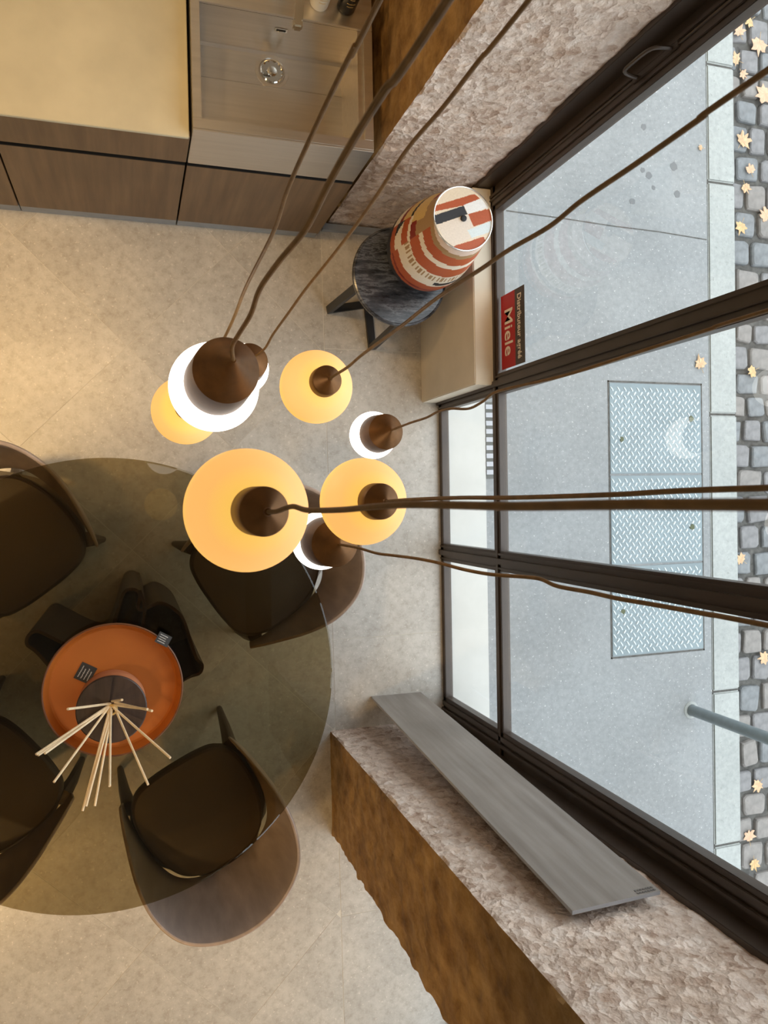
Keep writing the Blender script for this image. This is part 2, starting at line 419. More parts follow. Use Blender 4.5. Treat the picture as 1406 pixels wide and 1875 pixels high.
# pull handle on the jamb
def fixed(o, par):
    o.parent = par; o.matrix_parent_inverse = Matrix.Translation(-par.location); return o
bm = bmesh.new()
tube(bm, catmull([(1.495, 1.262, 1.655), (1.47, 1.262, 1.655), (1.432, 1.262, 1.67), (1.425, 1.262, 1.71), (1.432, 1.262, 1.79), (1.47, 1.262, 1.81), (1.495, 1.262, 1.81)], 5), .006, 8)
box(bm, 1.487, 1.501, 1.252, 1.272, 1.63, 1.84, bev=.002)
fixed(obj('pull_handle', bm, M['frame'], None, True), w1)
bm = bmesh.new(); tube(bm, [(1.492, 1.262, .2), (1.492, 1.262, 3.1)], .005, 8)
fixed(obj('lock_rod', bm, M['frame'], None, True), w1)

# sticker on the glass
def text_mesh(name, body, size, mat, parent, loc, extrude=.0004, offset=0, xs=1):
    cu = bpy.data.curves.new(name, 'FONT'); cu.body = body; cu.size = size; cu.extrude = extrude; cu.offset = offset
    cu.align_x = 'CENTER'; cu.align_y = 'CENTER'; cu.resolution_u = 3
    t = bpy.data.objects.new(name, cu); COL.objects.link(t)
    bpy.context.view_layer.update()
    me = bpy.data.meshes.new_from_object(t.evaluated_get(bpy.context.evaluated_depsgraph_get()))
    COL.objects.unlink(t); bpy.data.objects.remove(t)
    me.materials.clear(); me.materials.append(mat)
    o = link(name, me, parent); o.location = loc
    o.rotation_mode = 'QUATERNION'
    # text x -> -Y, text y -> +Z, normal -> -X
    o.rotation_quaternion = Matrix(((0, 0, -1), (-1, 0, 0), (0, 1, 0))).to_quaternion()
    o.scale = (xs, 1, 1)
    return o
st = empty('window_sticker', (1.5145, .69, .70), 'small red and dark window sticker with cream lettering in the corner of the first pane', 'sticker')
bm = bmesh.new(); box(bm, -.0006, .0006, -.155, .155, -.018, .105); obj('red_field', bm, M['red'], st)
bm = bmesh.new(); box(bm, -.0006, .0006, -.155, .155, .105, .186); obj('dark_field', bm, M['darkvinyl'], st)
text_mesh('lettering', 'Miele', .100, M['cream'], st, (-.0012, -.005, .046), offset=.0009, xs=.92)
text_mesh('lettering', 'Distributeur agréé', .046, M['cream'], st, (-.0012, .0, .142), offset=.0008, xs=.77)

# ------------------------------------------------------------------ street
pave = sbox('pavement', M['asphalt'], 1.758, 3.185, -6.5, 6.5, -.20, 0)
sl = sbox('trim_1', M['sill'], 1.541, 1.758, -4.1, 1.385, -.2, .003)     # pale threshold outside the glass
under = sbox('ground', M['dirt'], 3.38, 9.0, -6.5, 6.5, -.4, -.115)
# expansion joint and faint wear
bm = bmesh.new()
pts = [(1.9, 1.492), (2.24, 1.484), (2.55, 1.472), (2.85, 1.468), (3.18, 1.452)]
for (xa, ya), (xb, yb) in zip(pts, pts[1:]):
    prism(bm, [(xa, ya - .003), (xb, yb - .003), (xb, yb + .003), (xa, ya + .003)], -.004, .0012)
o = obj('joint', bm, M['dirt'], pave)
bm = bmesh.new(); random.seed(3)
for (x, y, r) in [(2.96, 1.845, .026), (2.98, 1.69, .022), (2.76, 2.04, .018), (2.82, 1.71, .014), (2.79, 1.775, .022), (2.75, 1.80, .016), (2.68, 1.62, .02), (2.50, 2.25, .014)]:
    prism(bm, [(x + r * random.uniform(.75, 1.1) * math.cos(k * PI / 6), y + r * random.uniform(.75, 1.1) * math.sin(k * PI / 6)) for k in range(12)], -.002, .0008)
obj('gum_spot', bm, plain('old gum', (.13, .135, .14), .8), pave)
kerb = empty('trim_2', (3.2, 0, 0), kind='structure')
kj = [-6.5, -4.4, -3.1, -2.074, -1.166, .45, 1.787, 2.46, 3.6, 5.0, 6.5]
for a, b in zip(kj, kj[1:]):
    bm = bmesh.new(); box(bm, -.007 + .0, .185, a + .006, b - .006, -.22, .004, bev=.008)
    for v in bm.verts: v.co.x += noise.noise(Vector((v.co.y * 3, 1, 0))) * .006
    o = obj('kerb_stone', bm, M['kerb'], kerb, True)
bxo('joint', M['dirt'], kerb, -.018, .18, -6.5, 6.5, -.25, -.006)
# cobbles: rough setts with dark joints
street = empty('trim_3', (3.4, 0, -.1), kind='structure')
random.seed(11)
def cobble(x, y, sx, sy):
    bm = bmesh.new(); n = 12; rings = []
    jit = [random.uniform(.90, 1.04) for _ in range(n)]
    for z, s in ((-.06, .97), (-.012, 1.0), (-.001, .955), (.003 + random.uniform(0, .004), .86)):
        r = []
        for k in range(n):
            a = 2 * PI * (k + .5) / n; c, s_ = math.cos(a), math.sin(a); e = .30
            r.append((sx / 2 * s * jit[k] * math.copysign(abs(c) ** e, c), sy / 2 * s * jit[k] * math.copysign(abs(s_) ** e, s_), z))
        rings.append(r)
    loft(bm, rings)
    o = obj('cobblestone', bm, random.choice(M['cobble']), street, True, loc=(x, y, random.uniform(-.006, .006)))
    o.rotation_euler = (random.uniform(-.03, .03), random.uniform(-.03, .03), random.uniform(-.08, .08))
y = -3.0; row = 0
while y < 3.7:
    hh = random.uniform(.14, .19)
    x = .002 + (0 if row % 2 else -.07)
    while x < .82:
        wd = random.uniform(.13, .20)
        if x < -.01: x2 = x + wd; xa = .004
        else: x2 = x + wd; xa = x
        if x2 - xa > .05: cobble((xa + x2) / 2, y + hh / 2 + random.uniform(-.006, .006), x2 - xa - .016, hh - .016 * random.uniform(.8, 1.5))
        x = x2
    y += hh; row += 1
# tread plates
for i, (ya, yb, lab) in enumerate([(.108, .614, 'upper steel tread plate in the pavement, the one nearest the maple leaf'),
                                   (-.398, .102, 'middle steel tread plate in the pavement, crossed by the thick cords'),
                                   (-.905, -.404, 'lower steel tread plate in the pavement, the one nearest the street pole')]):
    t = empty('tread_plate', (2.82, (ya + yb) / 2, .0), lab, 'metal plate', 'steel tread plates let into the pavement')
    hy = (yb - ya) / 2 - .003
    bm = bmesh.new(); box(bm, -.305, .305, -hy, hy, -.006, .0035); obj('sheet', bm, M['plate'], t)
    bm = bmesh.new(); nxx = 14; nyy = 11
    for r in range(2):
        for a in range(nxx):
            for b in range(nyy):
                X = -.29 + a * .0425 + r * .021; Y = -hy + .022 + b * .0445 + r * .022
                if Y > hy - .012 or abs(X) > .296: continue
                ang = math.radians(-52 if r == 0 else 48); l, w = (.017, .0048) if r == 0 else (.0145, .0056)
                ca, sa = math.cos(ang), math.sin(ang)
                q = [(l, 0), (l * .6, w), (-l * .6, w), (-l, 0), (-l * .6, -w), (l * .6, -w)]
                lo = [bm.verts.new((X + u * ca - v * sa, Y + u * sa + v * ca, .0036)) for u, v in q]
                hi = [bm.verts.new((X + (u * ca - v * sa) * .6, Y + (u * sa + v * ca) * .6, .0062)) for u, v in q]
                bm.faces.new(hi)
                for k in range(6): bm.faces.new([lo[k], lo[(k + 1) % 6], hi[(k + 1) % 6], hi[k]])
    o = obj('tread_lugs', bm, M['lug'], t); tag(o, kind='stuff')
    for (hx, hyy) in {0: [(-.23, -.06), (.235, .06)], 1: [(.235, -.05)], 2: [(-.235, -.0)]}[i]:
        bm = bmesh.new(); prism(bm, [(hx + .016 * random.uniform(.7, 1.2) * math.cos(k * PI / 4), hyy + .016 * random.uniform(.7, 1.2) * math.sin(k * PI / 4)) for k in range(8)], .0030, .0068)
        obj('lifting_hole', bm, plain('dirty hole', (.08, .09, .05), .9), t)
# dark seam round the plates
bm = bmesh.new()
for a in ((2.505, 2.513, -.915, .624), (3.127, 3.135, -.915, .624), (2.505, 3.135, .616, .624), (2.505, 3.135, -.915, -.907)):
    box(bm, a[0], a[1], a[2], a[3], -.005, .0022)
obj('joint', bm, M['dirt'], pave)
# drain grating outside the threshold
gr = empty('drain_grating', (1.812, .29, .0), 'small slotted floor grating beyond the glass at the pale threshold', 'grating')
bm = bmesh.new(); box(bm, -.050, .055, -.20, .20, -.003, .002); obj('grating_frame', bm, plain('grating dark', (.08, .085, .08), .7), gr)
for k in range(9):
    bm = bmesh.new(); box(bm, -.05, .05, -.178 + k * .0425, -.178 + k * .0425 + .024, .002, .007); obj('slat', bm, plain('grating slat', (.36, .37, .40), .5), gr)
# pole
pl = empty('street_pole', (3.037, -1.253, 0), 'round grey steel pole rising from the pavement near the kerb', 'pole')
bm = bmesh.new(); lathe(bm, [(0, 0), (.032, 0), (.032, 2.9), (.02, 2.92), (0, 2.92)], 24); obj('tube', bm, M['pole'], pl, True)
bm = bmesh.new(); lathe(bm, [(.05, 0), (.048, .004), (.034, .008)], 24); obj('foot_collar', bm, M['kerb'], pl, True)

def leaf(x, y, z, s, rot, mi, lab, kind=0):
    bm = bmesh.new()
    lobes = [(0, 1.05), (.16, .72), (.30, .55), (.50, .80), (.78, .92), (.92, .70), (1.12, .60), (1.42, .72), (1.62, .78), (1.85, .45), (2.3, .48), (2.8, .30)]
    pts = [(a, r * random.uniform(.85, 1.12)) for a, r in lobes]; s *= 1.1
    ring = [(a, r) for a, r in pts] + [(-a, r * random.uniform(.8, 1.1)) for a, r in reversed(pts[1:])]
    c = bm.verts.new((0, 0, .006)); vs = []
    for a, r in ring: vs.append(bm.verts.new((math.sin(a) * r * s, math.cos(a) * r * s, .004 + .16 * s * r * r * random.uniform(.1, .9))))
    n = len(vs)
    for k in range(n): bm.faces.new([c, vs[k], vs[(k + 1) % n]])
    me_o = obj('fallen_leaf', bm, M['leaf'][mi], None, False, loc=(x, y, z))
    me_o.rotation_euler = (0, 0, rot)
    sm = me_o.modifiers.new('thickness', 'SOLIDIFY'); sm.thickness = .0012; sm.offset = 1
    st_ = bmesh.new(); tube(st_, [(0, 0, .007), (0.01 * s, -.35 * s, .006), (.03 * s, -.8 * s, .010)], .0012, 5)
    obj('stalk', st_, M['leaf'][2], me_o)
    return tag(me_o, lab, 'leaf', 'fallen plane leaves outside the shop')
random.seed(5)
ZC = -.092
for a in [
    (3.51, 2.738, ZC, .055, .4, 1, 'fallen tan leaf on the cobbles nearest the top corner of the window'),
    (3.59, 2.82, ZC, .05, 2.2, 2, 'ochre fallen leaf at the very top of the cobbles'),
    (3.490, 2.573, ZC, .052, 1.2, 0, 'pale fallen leaf against the kerb just below the topmost kerb joint'),
    (3.531, 2.500, ZC, .038, 4.0, 1, 'small two-pronged leaf beside the kerb near the topmost joint'),
    (3.660, 2.70, ZC, .075, 3.0, 1, 'long pointed pale leaf on the cobbles at the top right edge'),
    (3.70, 2.40, ZC, .075, 1.9, 1, 'broad peach leaf on the cobbles at the right edge under the far cord'),
    (3.525, 2.096, ZC, .068, 5.6, 0, 'cluster leaf of reddish tan against the kerb, below the far cord'),
    (3.585, 1.927, ZC, .045, .3, 1, 'small star-shaped pink leaf on a cobble beside the kerb'),
    (3.545, 1.83, ZC, .045, 3.6, 0, 'brownish leaf lying under the small star-shaped leaf'),
    (3.513, 1.594, ZC, .055, 2.8, 2, 'golden spiky leaf against the kerb opposite the pavement joint'),
    (3.70, 1.667, ZC, .06, 1.0, 1, 'peach leaf cut by the right edge opposite the pavement joint'),
    (3.123, .729, .002, .055, .3, 0, 'tan maple-like leaf alone on the pavement above the tread plates'),
    (3.592, .727, ZC, .050, 2.0, 2, 'orange curled leaf on a cobble level with the pavement leaf'),
    (3.490, -.412, ZC, .048, .9, 0, 'tan leaf on the cobbles between the two brown mullions'),
    (3.662, -1.02, ZC, .055, 1.6, 0, 'tan leaf on the cobbles just below the lower mullion'),
    (3.601, -1.791, ZC, .052, 2.4, 0, 'rounded tan leaf on the cobbles below the grey pole'),
    (3.527, -2.110, ZC, .055, .1, 1, 'pink tan leaf against the kerb near the bottom of the glass'),
    (3.565, -2.265, ZC, .050, 3.3, 2, 'lowest pale leaf on the cobbles above the bottom window frame'),
    (3.143, 1.968, .002, .022, 1.4, 0, 'small curled leaf scrap on the pavement near the kerb'),
]: leaf(*a)

# ------------------------------------------------------------------ kitchen
YF = 1.256
ZG0, ZG1 = .666, .694
for (x0, x1, lab) in [(-1.20, -.421, 'brown oak drawer unit at the far left under the worktop'), (-.417, .222, 'brown oak drawer unit between the left unit and the steel sink')]:
    u = empty('drawer_unit', ((x0 + x1) / 2, YF, 0), lab, 'cabinet', 'brown oak kitchen base units'); hw = (x1 - x0) / 2
    bxo('carcass', M['black'], u, -hw, hw, .024, .68, .07, .895)
    bxo('drawer_front', M['veneer'], u, -hw + .0015, hw - .0015, 0, .022, .075, ZG0, bev=.001)
    bxo('grip_channel', M['black'], u, -hw + .0015, hw - .0015, .0005, .022, ZG0, ZG0 + .003)
    bxo('plinth', M['plinth'], u, -hw, hw, .006, .03, 0, .068)
# the top drawer row runs across both units
u = empty('drawer_row', (-.49, YF, .7), 'wide shallow oak drawer front directly under the beige worktop', 'drawer')
bxo('drawer_front', M['veneer'], u, -.71, .712, 0, .022, ZG1 - .7, .2, bev=.001)
u = empty('sink_cabinet', (.548, YF, 0), 'brown oak cabinet under the steel sink beside the stone wall', 'cabinet')
bxo('carcass', M['black'], u, -.32, .32, .024, .68, .07, .686)
bxo('cabinet_door', M['veneer'], u, -.3205, .322, 0, .022, .075, ZG0, bev=.001)
bxo('grip_channel', M['black'], u, -.3205, .322, .0005, .022, ZG0, ZG0 + .003)
bxo('side_panel', M['veneer'], u, .3215, .334, .022, .68, .0, .686)
bxo('plinth', M['plinth'], u, -.32, .32, .006, .03, 0, .068)
wt = empty('worktop', (-.49, 1.6, .905), 'thin pale beige stone kitchen worktop left of the steel sink', 'worktop')
bxo('slab', M['worktop'], wt, -.72, .708, -.350, .39, -.008, .007, bev=.002)
# sink block
sk = empty('kitchen_sink', (.5475, 1.256, .69), 'square brushed steel sink block with deep basin and front apron', 'sink')
def sp(n, m, x0, x1, y0, y1, z0, z1, bev=.0015):
    return bxo(n, m, sk, x0 - .5475, x1 - .5475, y0 - 1.256, y1 - 1.256, z0 - .69, z1 - .69, bev=bev)
X0, X1, B0, B1, C0, C1, ZT = .228, .868, .257, .835, 1.297, 1.690, .965
sp('apron', M['steel'], X0, X1, 1.256, 1.262, .692, ZT - .001)
sp('rim', M['steel'], X0, X1, 1.2625, C0, ZT - .012, ZT)
sp('rim', M['steel'], X0, B0, C0, C1, ZT - .012, ZT)
sp('rim', M['steel'], B1, X1, C0, C1, ZT - .012, ZT)
sp('deck', M['steel'], X0, X1, C1, 1.96, ZT - .012, ZT)
sp('side_sheet', M['steel'], X1 - .004, X1, 1.2625, 1.96, .692, ZT - .0125)
sp('side_sheet', M['steel'], X0, X0 + .004, 1.2625, 1.96, .692, ZT - .0125)
bm = bmesh.new()   # basin: walls and stepped floor as one pressed sheet
zf = .735; bx = [B0, B1 - .012]
def V3(x, y, z): return bm.verts.new((x - .5475, y - 1.256, z - .69))
prof = [(C0, ZT - .012), (C0 + .002, zf + .012), (C0 + .012, zf + .004), (1.560, zf - .002), (1.566, zf - .008), (C1 - .010, zf - .010), (C1 - .001, zf), (C1, ZT - .012)]
L_ = [V3(B0, y_, z_) for y_, z_ in prof]; R__ = [V3(B1 - .02, y_, z_) for y_, z_ in prof]
for k in range(len(prof) - 1): bm.faces.new([L_[k], L_[k + 1], R__[k + 1], R__[k]])
bm.faces.new(L_[::-1]); 
TT = [V3(B1, y_, ZT - .012) for y_ in (C0, C1)]
bm.faces.new(R__)
bm.faces.new([R__[0], R__[-1], TT[1], TT[0]])
obj('basin', bm, M['steel'], sk)
dr = empty('strainer', (.544 - .5475, 1.622 - 1.256, zf - .69 - .010)); dr.parent = sk
bm = bmesh.new(); lathe(bm, [(.064, .0005), (.063, .003), (.050, .0035), (.047, -.0), (.044, -.002)], 40); obj('flange', bm, M['steel'], dr, True)
bm = bmesh.new()
pr = [(.044, .0035), (.040, .006), (.034, -.001), (.022, -.002), (.018, .006), (.008, .008), (0, .0085)]
n = 48; rings = []
for r, z in pr[:-1]:
    rings.append([(r * math.cos(2 * PI * i / n), r * math.sin(2 * PI * i / n), z + (.004 * (1 if (i // 2) % 2 else -1) if .02 < r < .036 else 0)) for i in range(n)])
loft(bm, rings); obj('basket', bm, M['chrome'], dr, True)
sp('overflow_slot', M['chrome'], .528, .574, C1 - .003, C1 - .001, .872, .892)
sp('overflow_opening', M['black'], .534, .568, C1 - .0042, C1 - .003, .877, .887)
# tap
tp = empty('kitchen_tap', (.555, 1.80, ZT), 'square chrome kitchen tap whose spout reaches over the steel basin', 'tap')
bm = bmesh.new(); box(bm, -.017, .017, -.017, .017, 0, .30, bev=.004); obj('column', bm, M['chrome'], tp)
bm = bmesh.new()
sp_ = [(0, -.01, .285), (-.002, -.08, .287), (-.012, -.20, .285), (-.022, -.295, .282)]
for a, b in zip(sp_, sp_[1:]):
    w = .014
    lo = [Vector(a) + Vector(q) for q in ((-w, 0, -.008), (w, 0, -.008), (w, 0, .008), (-w, 0, .008))]; hi = [Vector(b) + Vector(q) for q in ((-w, 0, -.008), (w, 0, -.008), (w, 0, .008), (-w, 0, .008))]
    loft(bm, [lo, hi])
box(bm, -.038, -.008, -.318, -.290, .262, .291, bev=.005)
obj('spout', bm, M['chrome'], tp, True)
bm = bmesh.new(); box(bm, -.055, -.020, -.06, -.04, .0, .012, bev=.002); obj('control_button', bm, M['steel'], tp)
def bottle(x, y, mat, lab, ink):
    b = empty('soap_bottle', (x, y, ZT), lab, 'bottle', 'bottles on the sink deck')
    bm = bmesh.new(); lathe(bm, [(0, 0), (.030, 0), (.033, .004), (.033, .15), (.028, .17), (.012, .182), (.012, .19), (0, .19)], 32); obj('body', bm, mat, b, True)
    bm = bmesh.new(); lathe(bm, [(.014, .185), (.014, .205), (.006, .207), (.006, .235), (0, .235)], 20); obj('pump_head', bm, M['black'], b, True)
    bm = bmesh.new(); tube(bm, [(0, 0, .232), (0, -.035, .234), (0, -.045, .226)], .004, 8); obj('nozzle', bm, M['black'], b, True)
    for k, (zz, wd) in enumerate([(.05, .7), (.065, .9), (.088, .5)]):
        bm = bmesh.new()
        P0 = [(.0334 * math.sin(t), -.0334 * math.cos(t), zz + .0016 * math.sin(t * 60)) for t in [(-.5 + i / 24) * wd for i in range(25)]]
        tube(bm, P0, .0008, 4); obj('label_line', bm, ink, b)
bottle(.672, 1.757, M['bottle_white'], 'cream soap bottle on the sink deck, the left of the two', M['gold'])
bottle(.772, 1.762, M['bottle_black'], 'black soap bottle with gold print beside the cream one', M['gold'])

# ------------------------------------------------------------------ plank tile leaning against the pier
pk = empty('plank_tile', (1.24, -1.0, 0), 'long grey-brown wood-look plank tile leaning against the stone pier', 'plank')
bm = bmesh.new()
b0, b1, t0, t1 = Vector((1.112, -.986, .001)), Vector((1.376, -.990, .001)), Vector((1.083, -1.100, 1.885)), Vector((1.366, -1.100, 1.877))
nn = (b1 - b0).cross(t0 - b0).normalized()
if nn.y > 0: nn = -nn
off = nn * .011; org = Vector((1.24, -1.0, 0))
F_ = [v - org for v in (b0, b1, t1, t0)]; Bk = [v + off for v in F_]
fv = [bm.verts.new(v) for v in F_]; bv = [bm.verts.new(v) for v in Bk]
bm.faces.new(fv).material_index = 0; bm.faces.new(bv[::-1]).material_index = 1
for k in range(4): bm.faces.new([fv[k], fv[(k + 1) % 4], bv[(k + 1) % 4], bv[k]]).material_index = 1
obj('plank', bm, [M['plank'], M['plankedge']], pk)
bm = bmesh.new()
e1 = (t1 - t0).normalized(); e2 = (b1 - t1).normalized(); c0 = t1 - org - e1 * .070 + e2 * .006 - nn * .0008
for r in range(2):
    for k in range(7):
        a = c0 + e1 * (.009 * k) + e2 * (.012 * r); q = [a, a + e1 * .006, a + e1 * .006 + e2 * .007, a + e2 * .007]
        lo = [bm.verts.new(v) for v in q]; hi = [bm.verts.new(v - nn * .0006) for v in q]; bm.faces.new(hi)
        for i in range(4): bm.faces.new([lo[i], lo[(i + 1) % 4], hi[(i + 1) % 4], hi[i]])
obj('stamped_mark', bm, plain('grey stamp ink', (.12, .105, .095), .6), pk)

# ------------------------------------------------------------------ side table and jar
sd = empty('side_table', (1.128, .955, 0), 'round side table with dark veined marble top on a black cross frame', 'side table')
bm = bmesh.new(); lathe(bm, [(0, .470), (.200, .470), (.212, .476), (.214, .490), (.212, .497), (.205, .500), (.202, .4975), (0, .4975)], 64); obj('table_top', bm, M['marble'], sd, True)
ends = [(-.205, -.04), (.02, -.222), (.205, .0), (-.02, .20)]
for k, (ex, ey) in enumerate(ends):
    d = Vector((ex, ey, 0)).normalized(); s_ = Vector((-d.y, d.x, 0)) * .018
    e = Vector((ex, ey, 0))
    bm = bmesh.new(); up = Vector((0, 0, .020))
    A = [(-s_ + d * .0), (s_ + d * .0), (s_ + e), (-s_ + e)]
    loft(bm, [[v + Vector((0, 0, .0)) for v in A], [v + up for v in A]]); obj('foot_bar', bm, M['iron'], sd)
    bm = bmesh.new(); tb = e * .86 + Vector((0, 0, .470)); dd = d * .022
    loft(bm, [[e - s_ - dd + up, e + s_ - dd + up, e + s_ + up, e - s_ + up], [tb - s_ - dd, tb + s_ - dd, tb + s_, tb - s_]]); obj('leg', bm, M['iron'], sd)

CREAM, RUST, DRED, GOLD, TAN, NAVY, WHT, PINK, DBR = (.76, .67, .54), (.42, .088, .026), (.22, .02, .012), (.62, .42, .16), (.36, .22, .10), (.025, .027, .035), (.80, .82, .84), (.72, .55, .45), (.05, .025, .02)
jr = empty('patterned_jar', (1.200, 1.035, .5), 'rounded jar-shaped vessel printed with rust, cream and black geometric bands on the side table', 'jar')
prof = [(.0, .0), (.100, .0), (.124, .020), (.150, .058), (.166, .105), (.172, .155), (.171, .210), (.165, .265), (.156, .320), (.145, .375), (.133, .430), (.122, .480), (.1185, .500)]
pp = catmull([(r, 0, z) for r, z in prof[1:]], 9); pp = [(p.x, p.z) for p in pp]
bm = bmesh.new(); lathe(bm, [(0, 0)] + pp, 160)
jo = obj('printed_body', bm, M['print'], jr, True)
me = jo.data; at = me.color_attributes.new('print', 'FLOAT_COLOR', 'CORNER')
def jar_col(phi, z):
    v = (.50 - z) / .50        # 0 top, 1 bottom
    d = math.degrees(phi)
    w = v + .0016 * (d if d > 0 else d * .3)
    if d < 28:
        if w < .10: return PINK if w < .05 else TAN
        if w < .20: return RUST
        if w < .255: return CREAM
        if w < .38: return RUST
        if w < .50: return (TAN if (d / 3.6) % 1 < .42 and .40 < w < .47 else CREAM)
        if w < .58: return CREAM if (d > -45 or w > .55) else NAVY
        if w < .68: return RUST
        if w < .71: return DRED
        if w < .76: return RUST
        return NAVY if w < .93 else CREAM
    if d < 62:
        if w < .20: return TAN
        if w < .30: return GOLD if d > 48 else TAN
        if w < .38: return DRED if d < 50 else GOLD
        if w < .42: return CREAM
        if w < .52: return RUST
        if w < .64: return CREAM if (d + 130 * (w - .5)) < 62 else NAVY
        if w < .74: return RUST
        return NAVY
    if d < 100:
        if w < .22: return DRED if d > 80 else TAN
        if w < .40: return GOLD
        if w < .44: return NAVY
        if w < .56: return GOLD
        if w < .62: return DRED
        if w < .74: return CREAM
        return NAVY
    k = int(w * 9) % 4; return (RUST, CREAM, NAVY, GOLD)[k]
d0 = math.atan2(-.653, -.757)
for p in me.polygons:
    c = p.center; phi = (d0 - math.atan2(c.y, c.x) + PI) % (2 * PI) - PI
    col = jar_col(phi, c.z)
    for li in p.loop_indices: at.data[li].color = (*col, 1)
# printed lid
polys = [([(880, 305), (872, 270), (1165, 155), (1205, 183), (1090, 243)], RUST), ([(870, 335), (1085, 245), (1112, 300), (890, 395)], NAVY),
         ([(1085, 240), (1215, 180), (1260, 240), (1115, 300)], WHT), ([(1115, 300), (1270, 245), (1300, 320), (1155, 382)], RUST),
         ([(1108, 410), (1300, 322), (1290, 400), (1140, 462)], (.66, .76, .80)), ([(1010, 528), (1225, 443), (1250, 500), (1130, 580), (1030, 580)], RUST),
         ([(900, 395), (1112, 302), (1150, 385), (1108, 410), (1135, 462), (1010, 528), (940, 480)], (.74, .67, .60))]
bm = bmesh.new(); lathe(bm, [(0, .5015)] + [(.0025 * k, .5015) for k in range(1, 47)] + [(.1170, .496)], 180)
lo_ = obj('printed_lid', bm, M['print'], jr); me = lo_.data; at = me.color_attributes.new('print', 'FLOAT_COLOR', 'CORNER')
for p in me.polygons:
    X = 1080 + p.center.x / .1165 * 205; Y = 335 - p.center.y / .1165 * 215; col = CREAM
    for P0, cc in polys:
        if inpoly(X, Y, P0): col = cc
    for li in p.loop_indices: at.data[li].color = (*col, 1)
bm = bmesh.new(); n = 72
tube(bm, [(.1180 * math.cos(2 * PI * k / n), .1180 * math.sin(2 * PI * k / n), .5025) for k in range(n + 1)], .0032, 8, cap=False); obj('silver_rim', bm, M['rim'], jr, True)
bm = bmesh.new(); lathe(bm, [(.011, .5015), (.012, .507), (.010, .512), (0, .513)], 24); obj('lid_knob', bm, M['iron'], jr, True)

# ------------------------------------------------------------------ dining table
TC = (-.083, -.652)
tb = empty('dining_table', (TC[0], TC[1], 0), 'large round dining table with smoked glass top on a curved dark base', 'dining table')
bm = bmesh.new(); lathe(bm, [(0, .738), (.806, .738), (.812, .741), (.812, .747), (.806, .750), (0, .750)], 160); obj('glass_top', bm, M['tableglass'], tb, True)
arms = [(-.270, .200, .62), (.085, .345, 1.0), (.325, .045, 1.0), (-.06, -.21, .9)]
A_ = [(math.atan2(y, x), math.hypot(x, y)) for x, y, _ in arms]
A_.sort(key=lambda q: q[0])
ctrl = []
for k, (a, r) in enumerate(A_):
    a2, r2 = A_[(k + 1) % 4]; d_ = (a2 - a) % (2 * PI)
    t = Vector((math.cos(a), math.sin(a), 0)); s_ = Vector((-t.y, t.x, 0))
    ctrl += [t * (r * .80) - s_ * .040, t * (r * .95) - s_ * .032, t * r, t * (r * .95) + s_ * .032, t * (r * .80) + s_ * .040]
    am = a + d_ / 2; rm = .13
    if abs(a - math.atan2(.045, .325)) < 1e-6:
        ctrl = ctrl[:-1] + [Vector((math.cos(q), math.sin(q), 0)) * w for q, w in ((.42, .315), (.75, .345), (1.02, .34))]; continue
    ctrl += [Vector((math.cos(a + d_ * .25), math.sin(a + d_ * .25), 0)) * .17, Vector((math.cos(am), math.sin(am), 0)) * rm, Vector((math.cos(a + d_ * .75), math.sin(a + d_ * .75), 0)) * .17]
cv = catmull(ctrl, 6, True)
segs = len(cv) // 4
for k in range(4):
    sg = [cv[(k * segs + i) % len(cv)] for i in range(segs + 1)]
    # from one tip to the next, one bent panel
    bm = bmesh.new()
    off_in = []
    for i, p in enumerate(sg):
        q = sg[min(i + 1, len(sg) - 1)] - sg[max(i - 1, 0)]; nrm = Vector((-q.y, q.x, 0)).normalized(); off_in.append(p + nrm * .011)
    lo = [bm.verts.new((p.x, p.y, 0)) for p in sg]; hi = [bm.verts.new((p.x, p.y, .7375)) for p in sg]
    lo2 = [bm.verts.new((p.x, p.y, 0)) for p in off_in]; hi2 = [bm.verts.new((p.x, p.y, .7375)) for p in off_in]
    for i in range(len(sg) - 1):
        for a, b in ((lo, hi), (hi, hi2), (hi2, lo2), (lo2, lo)): bm.faces.new([a[i], a[i + 1], b[i + 1], b[i]])
    for i in (0, -1): bm.faces.new([lo[i], hi[i], hi2[i], lo2[i]])
    obj('bent_panel', bm, M['base'], tb, True)

bm = bmesh.new(); inner = catmull([(.10, .335, 0), (.115, .27, 0), (.105, .18, 0), (.10, .06, 0)], 6)
loft(bm, [[p + Vector((0, 0, z)) for p in inner] + [p + Vector((.011, .0, z)) for p in reversed(inner)] for z in (0, .7375)]); obj('bent_panel', bm, M['base'], tb, True)

# tray, pot, reeds, tags
tr = empty('round_tray', (-.072, -.655, .7505), 'large round orange leather tray on the smoked glass table', 'tray')
bm = bmesh.new(); lathe(bm, [(0, .004), (.208, .004), (.214, .010), (.228, .050), (.2285, .052)], 96); obj('orange_lining', bm, M['tray_in'], tr, True)
bm = bmesh.new(); lathe(bm, [(0, 0), (.212, 0), (.220, .008), (.235, .051), (.232, .054), (.2285, .052)], 96); obj('outer_wall', bm, M['tray_out'], tr, True)
pt = empty('reed_diffuser_pot', (-.079, -.705, .7553), 'round terracotta-sided diffuser pot with a dark wood lid standing in the orange tray', 'pot')
bm = bmesh.new(); lathe(bm, [(0, 0), (.110, 0), (.113, .004), (.113, .105), (0, .105)], 72); obj('pot_body', bm, M['potside'], pt, True)
bm = bmesh.new(); lathe(bm, [(0, .1055), (.112, .1055), (.1155, .108), (.1155, .116), (.112, .119), (.016, .119), (.016, .112), (0, .112)], 72); obj('wood_lid', bm, M['lid'], pt, True)
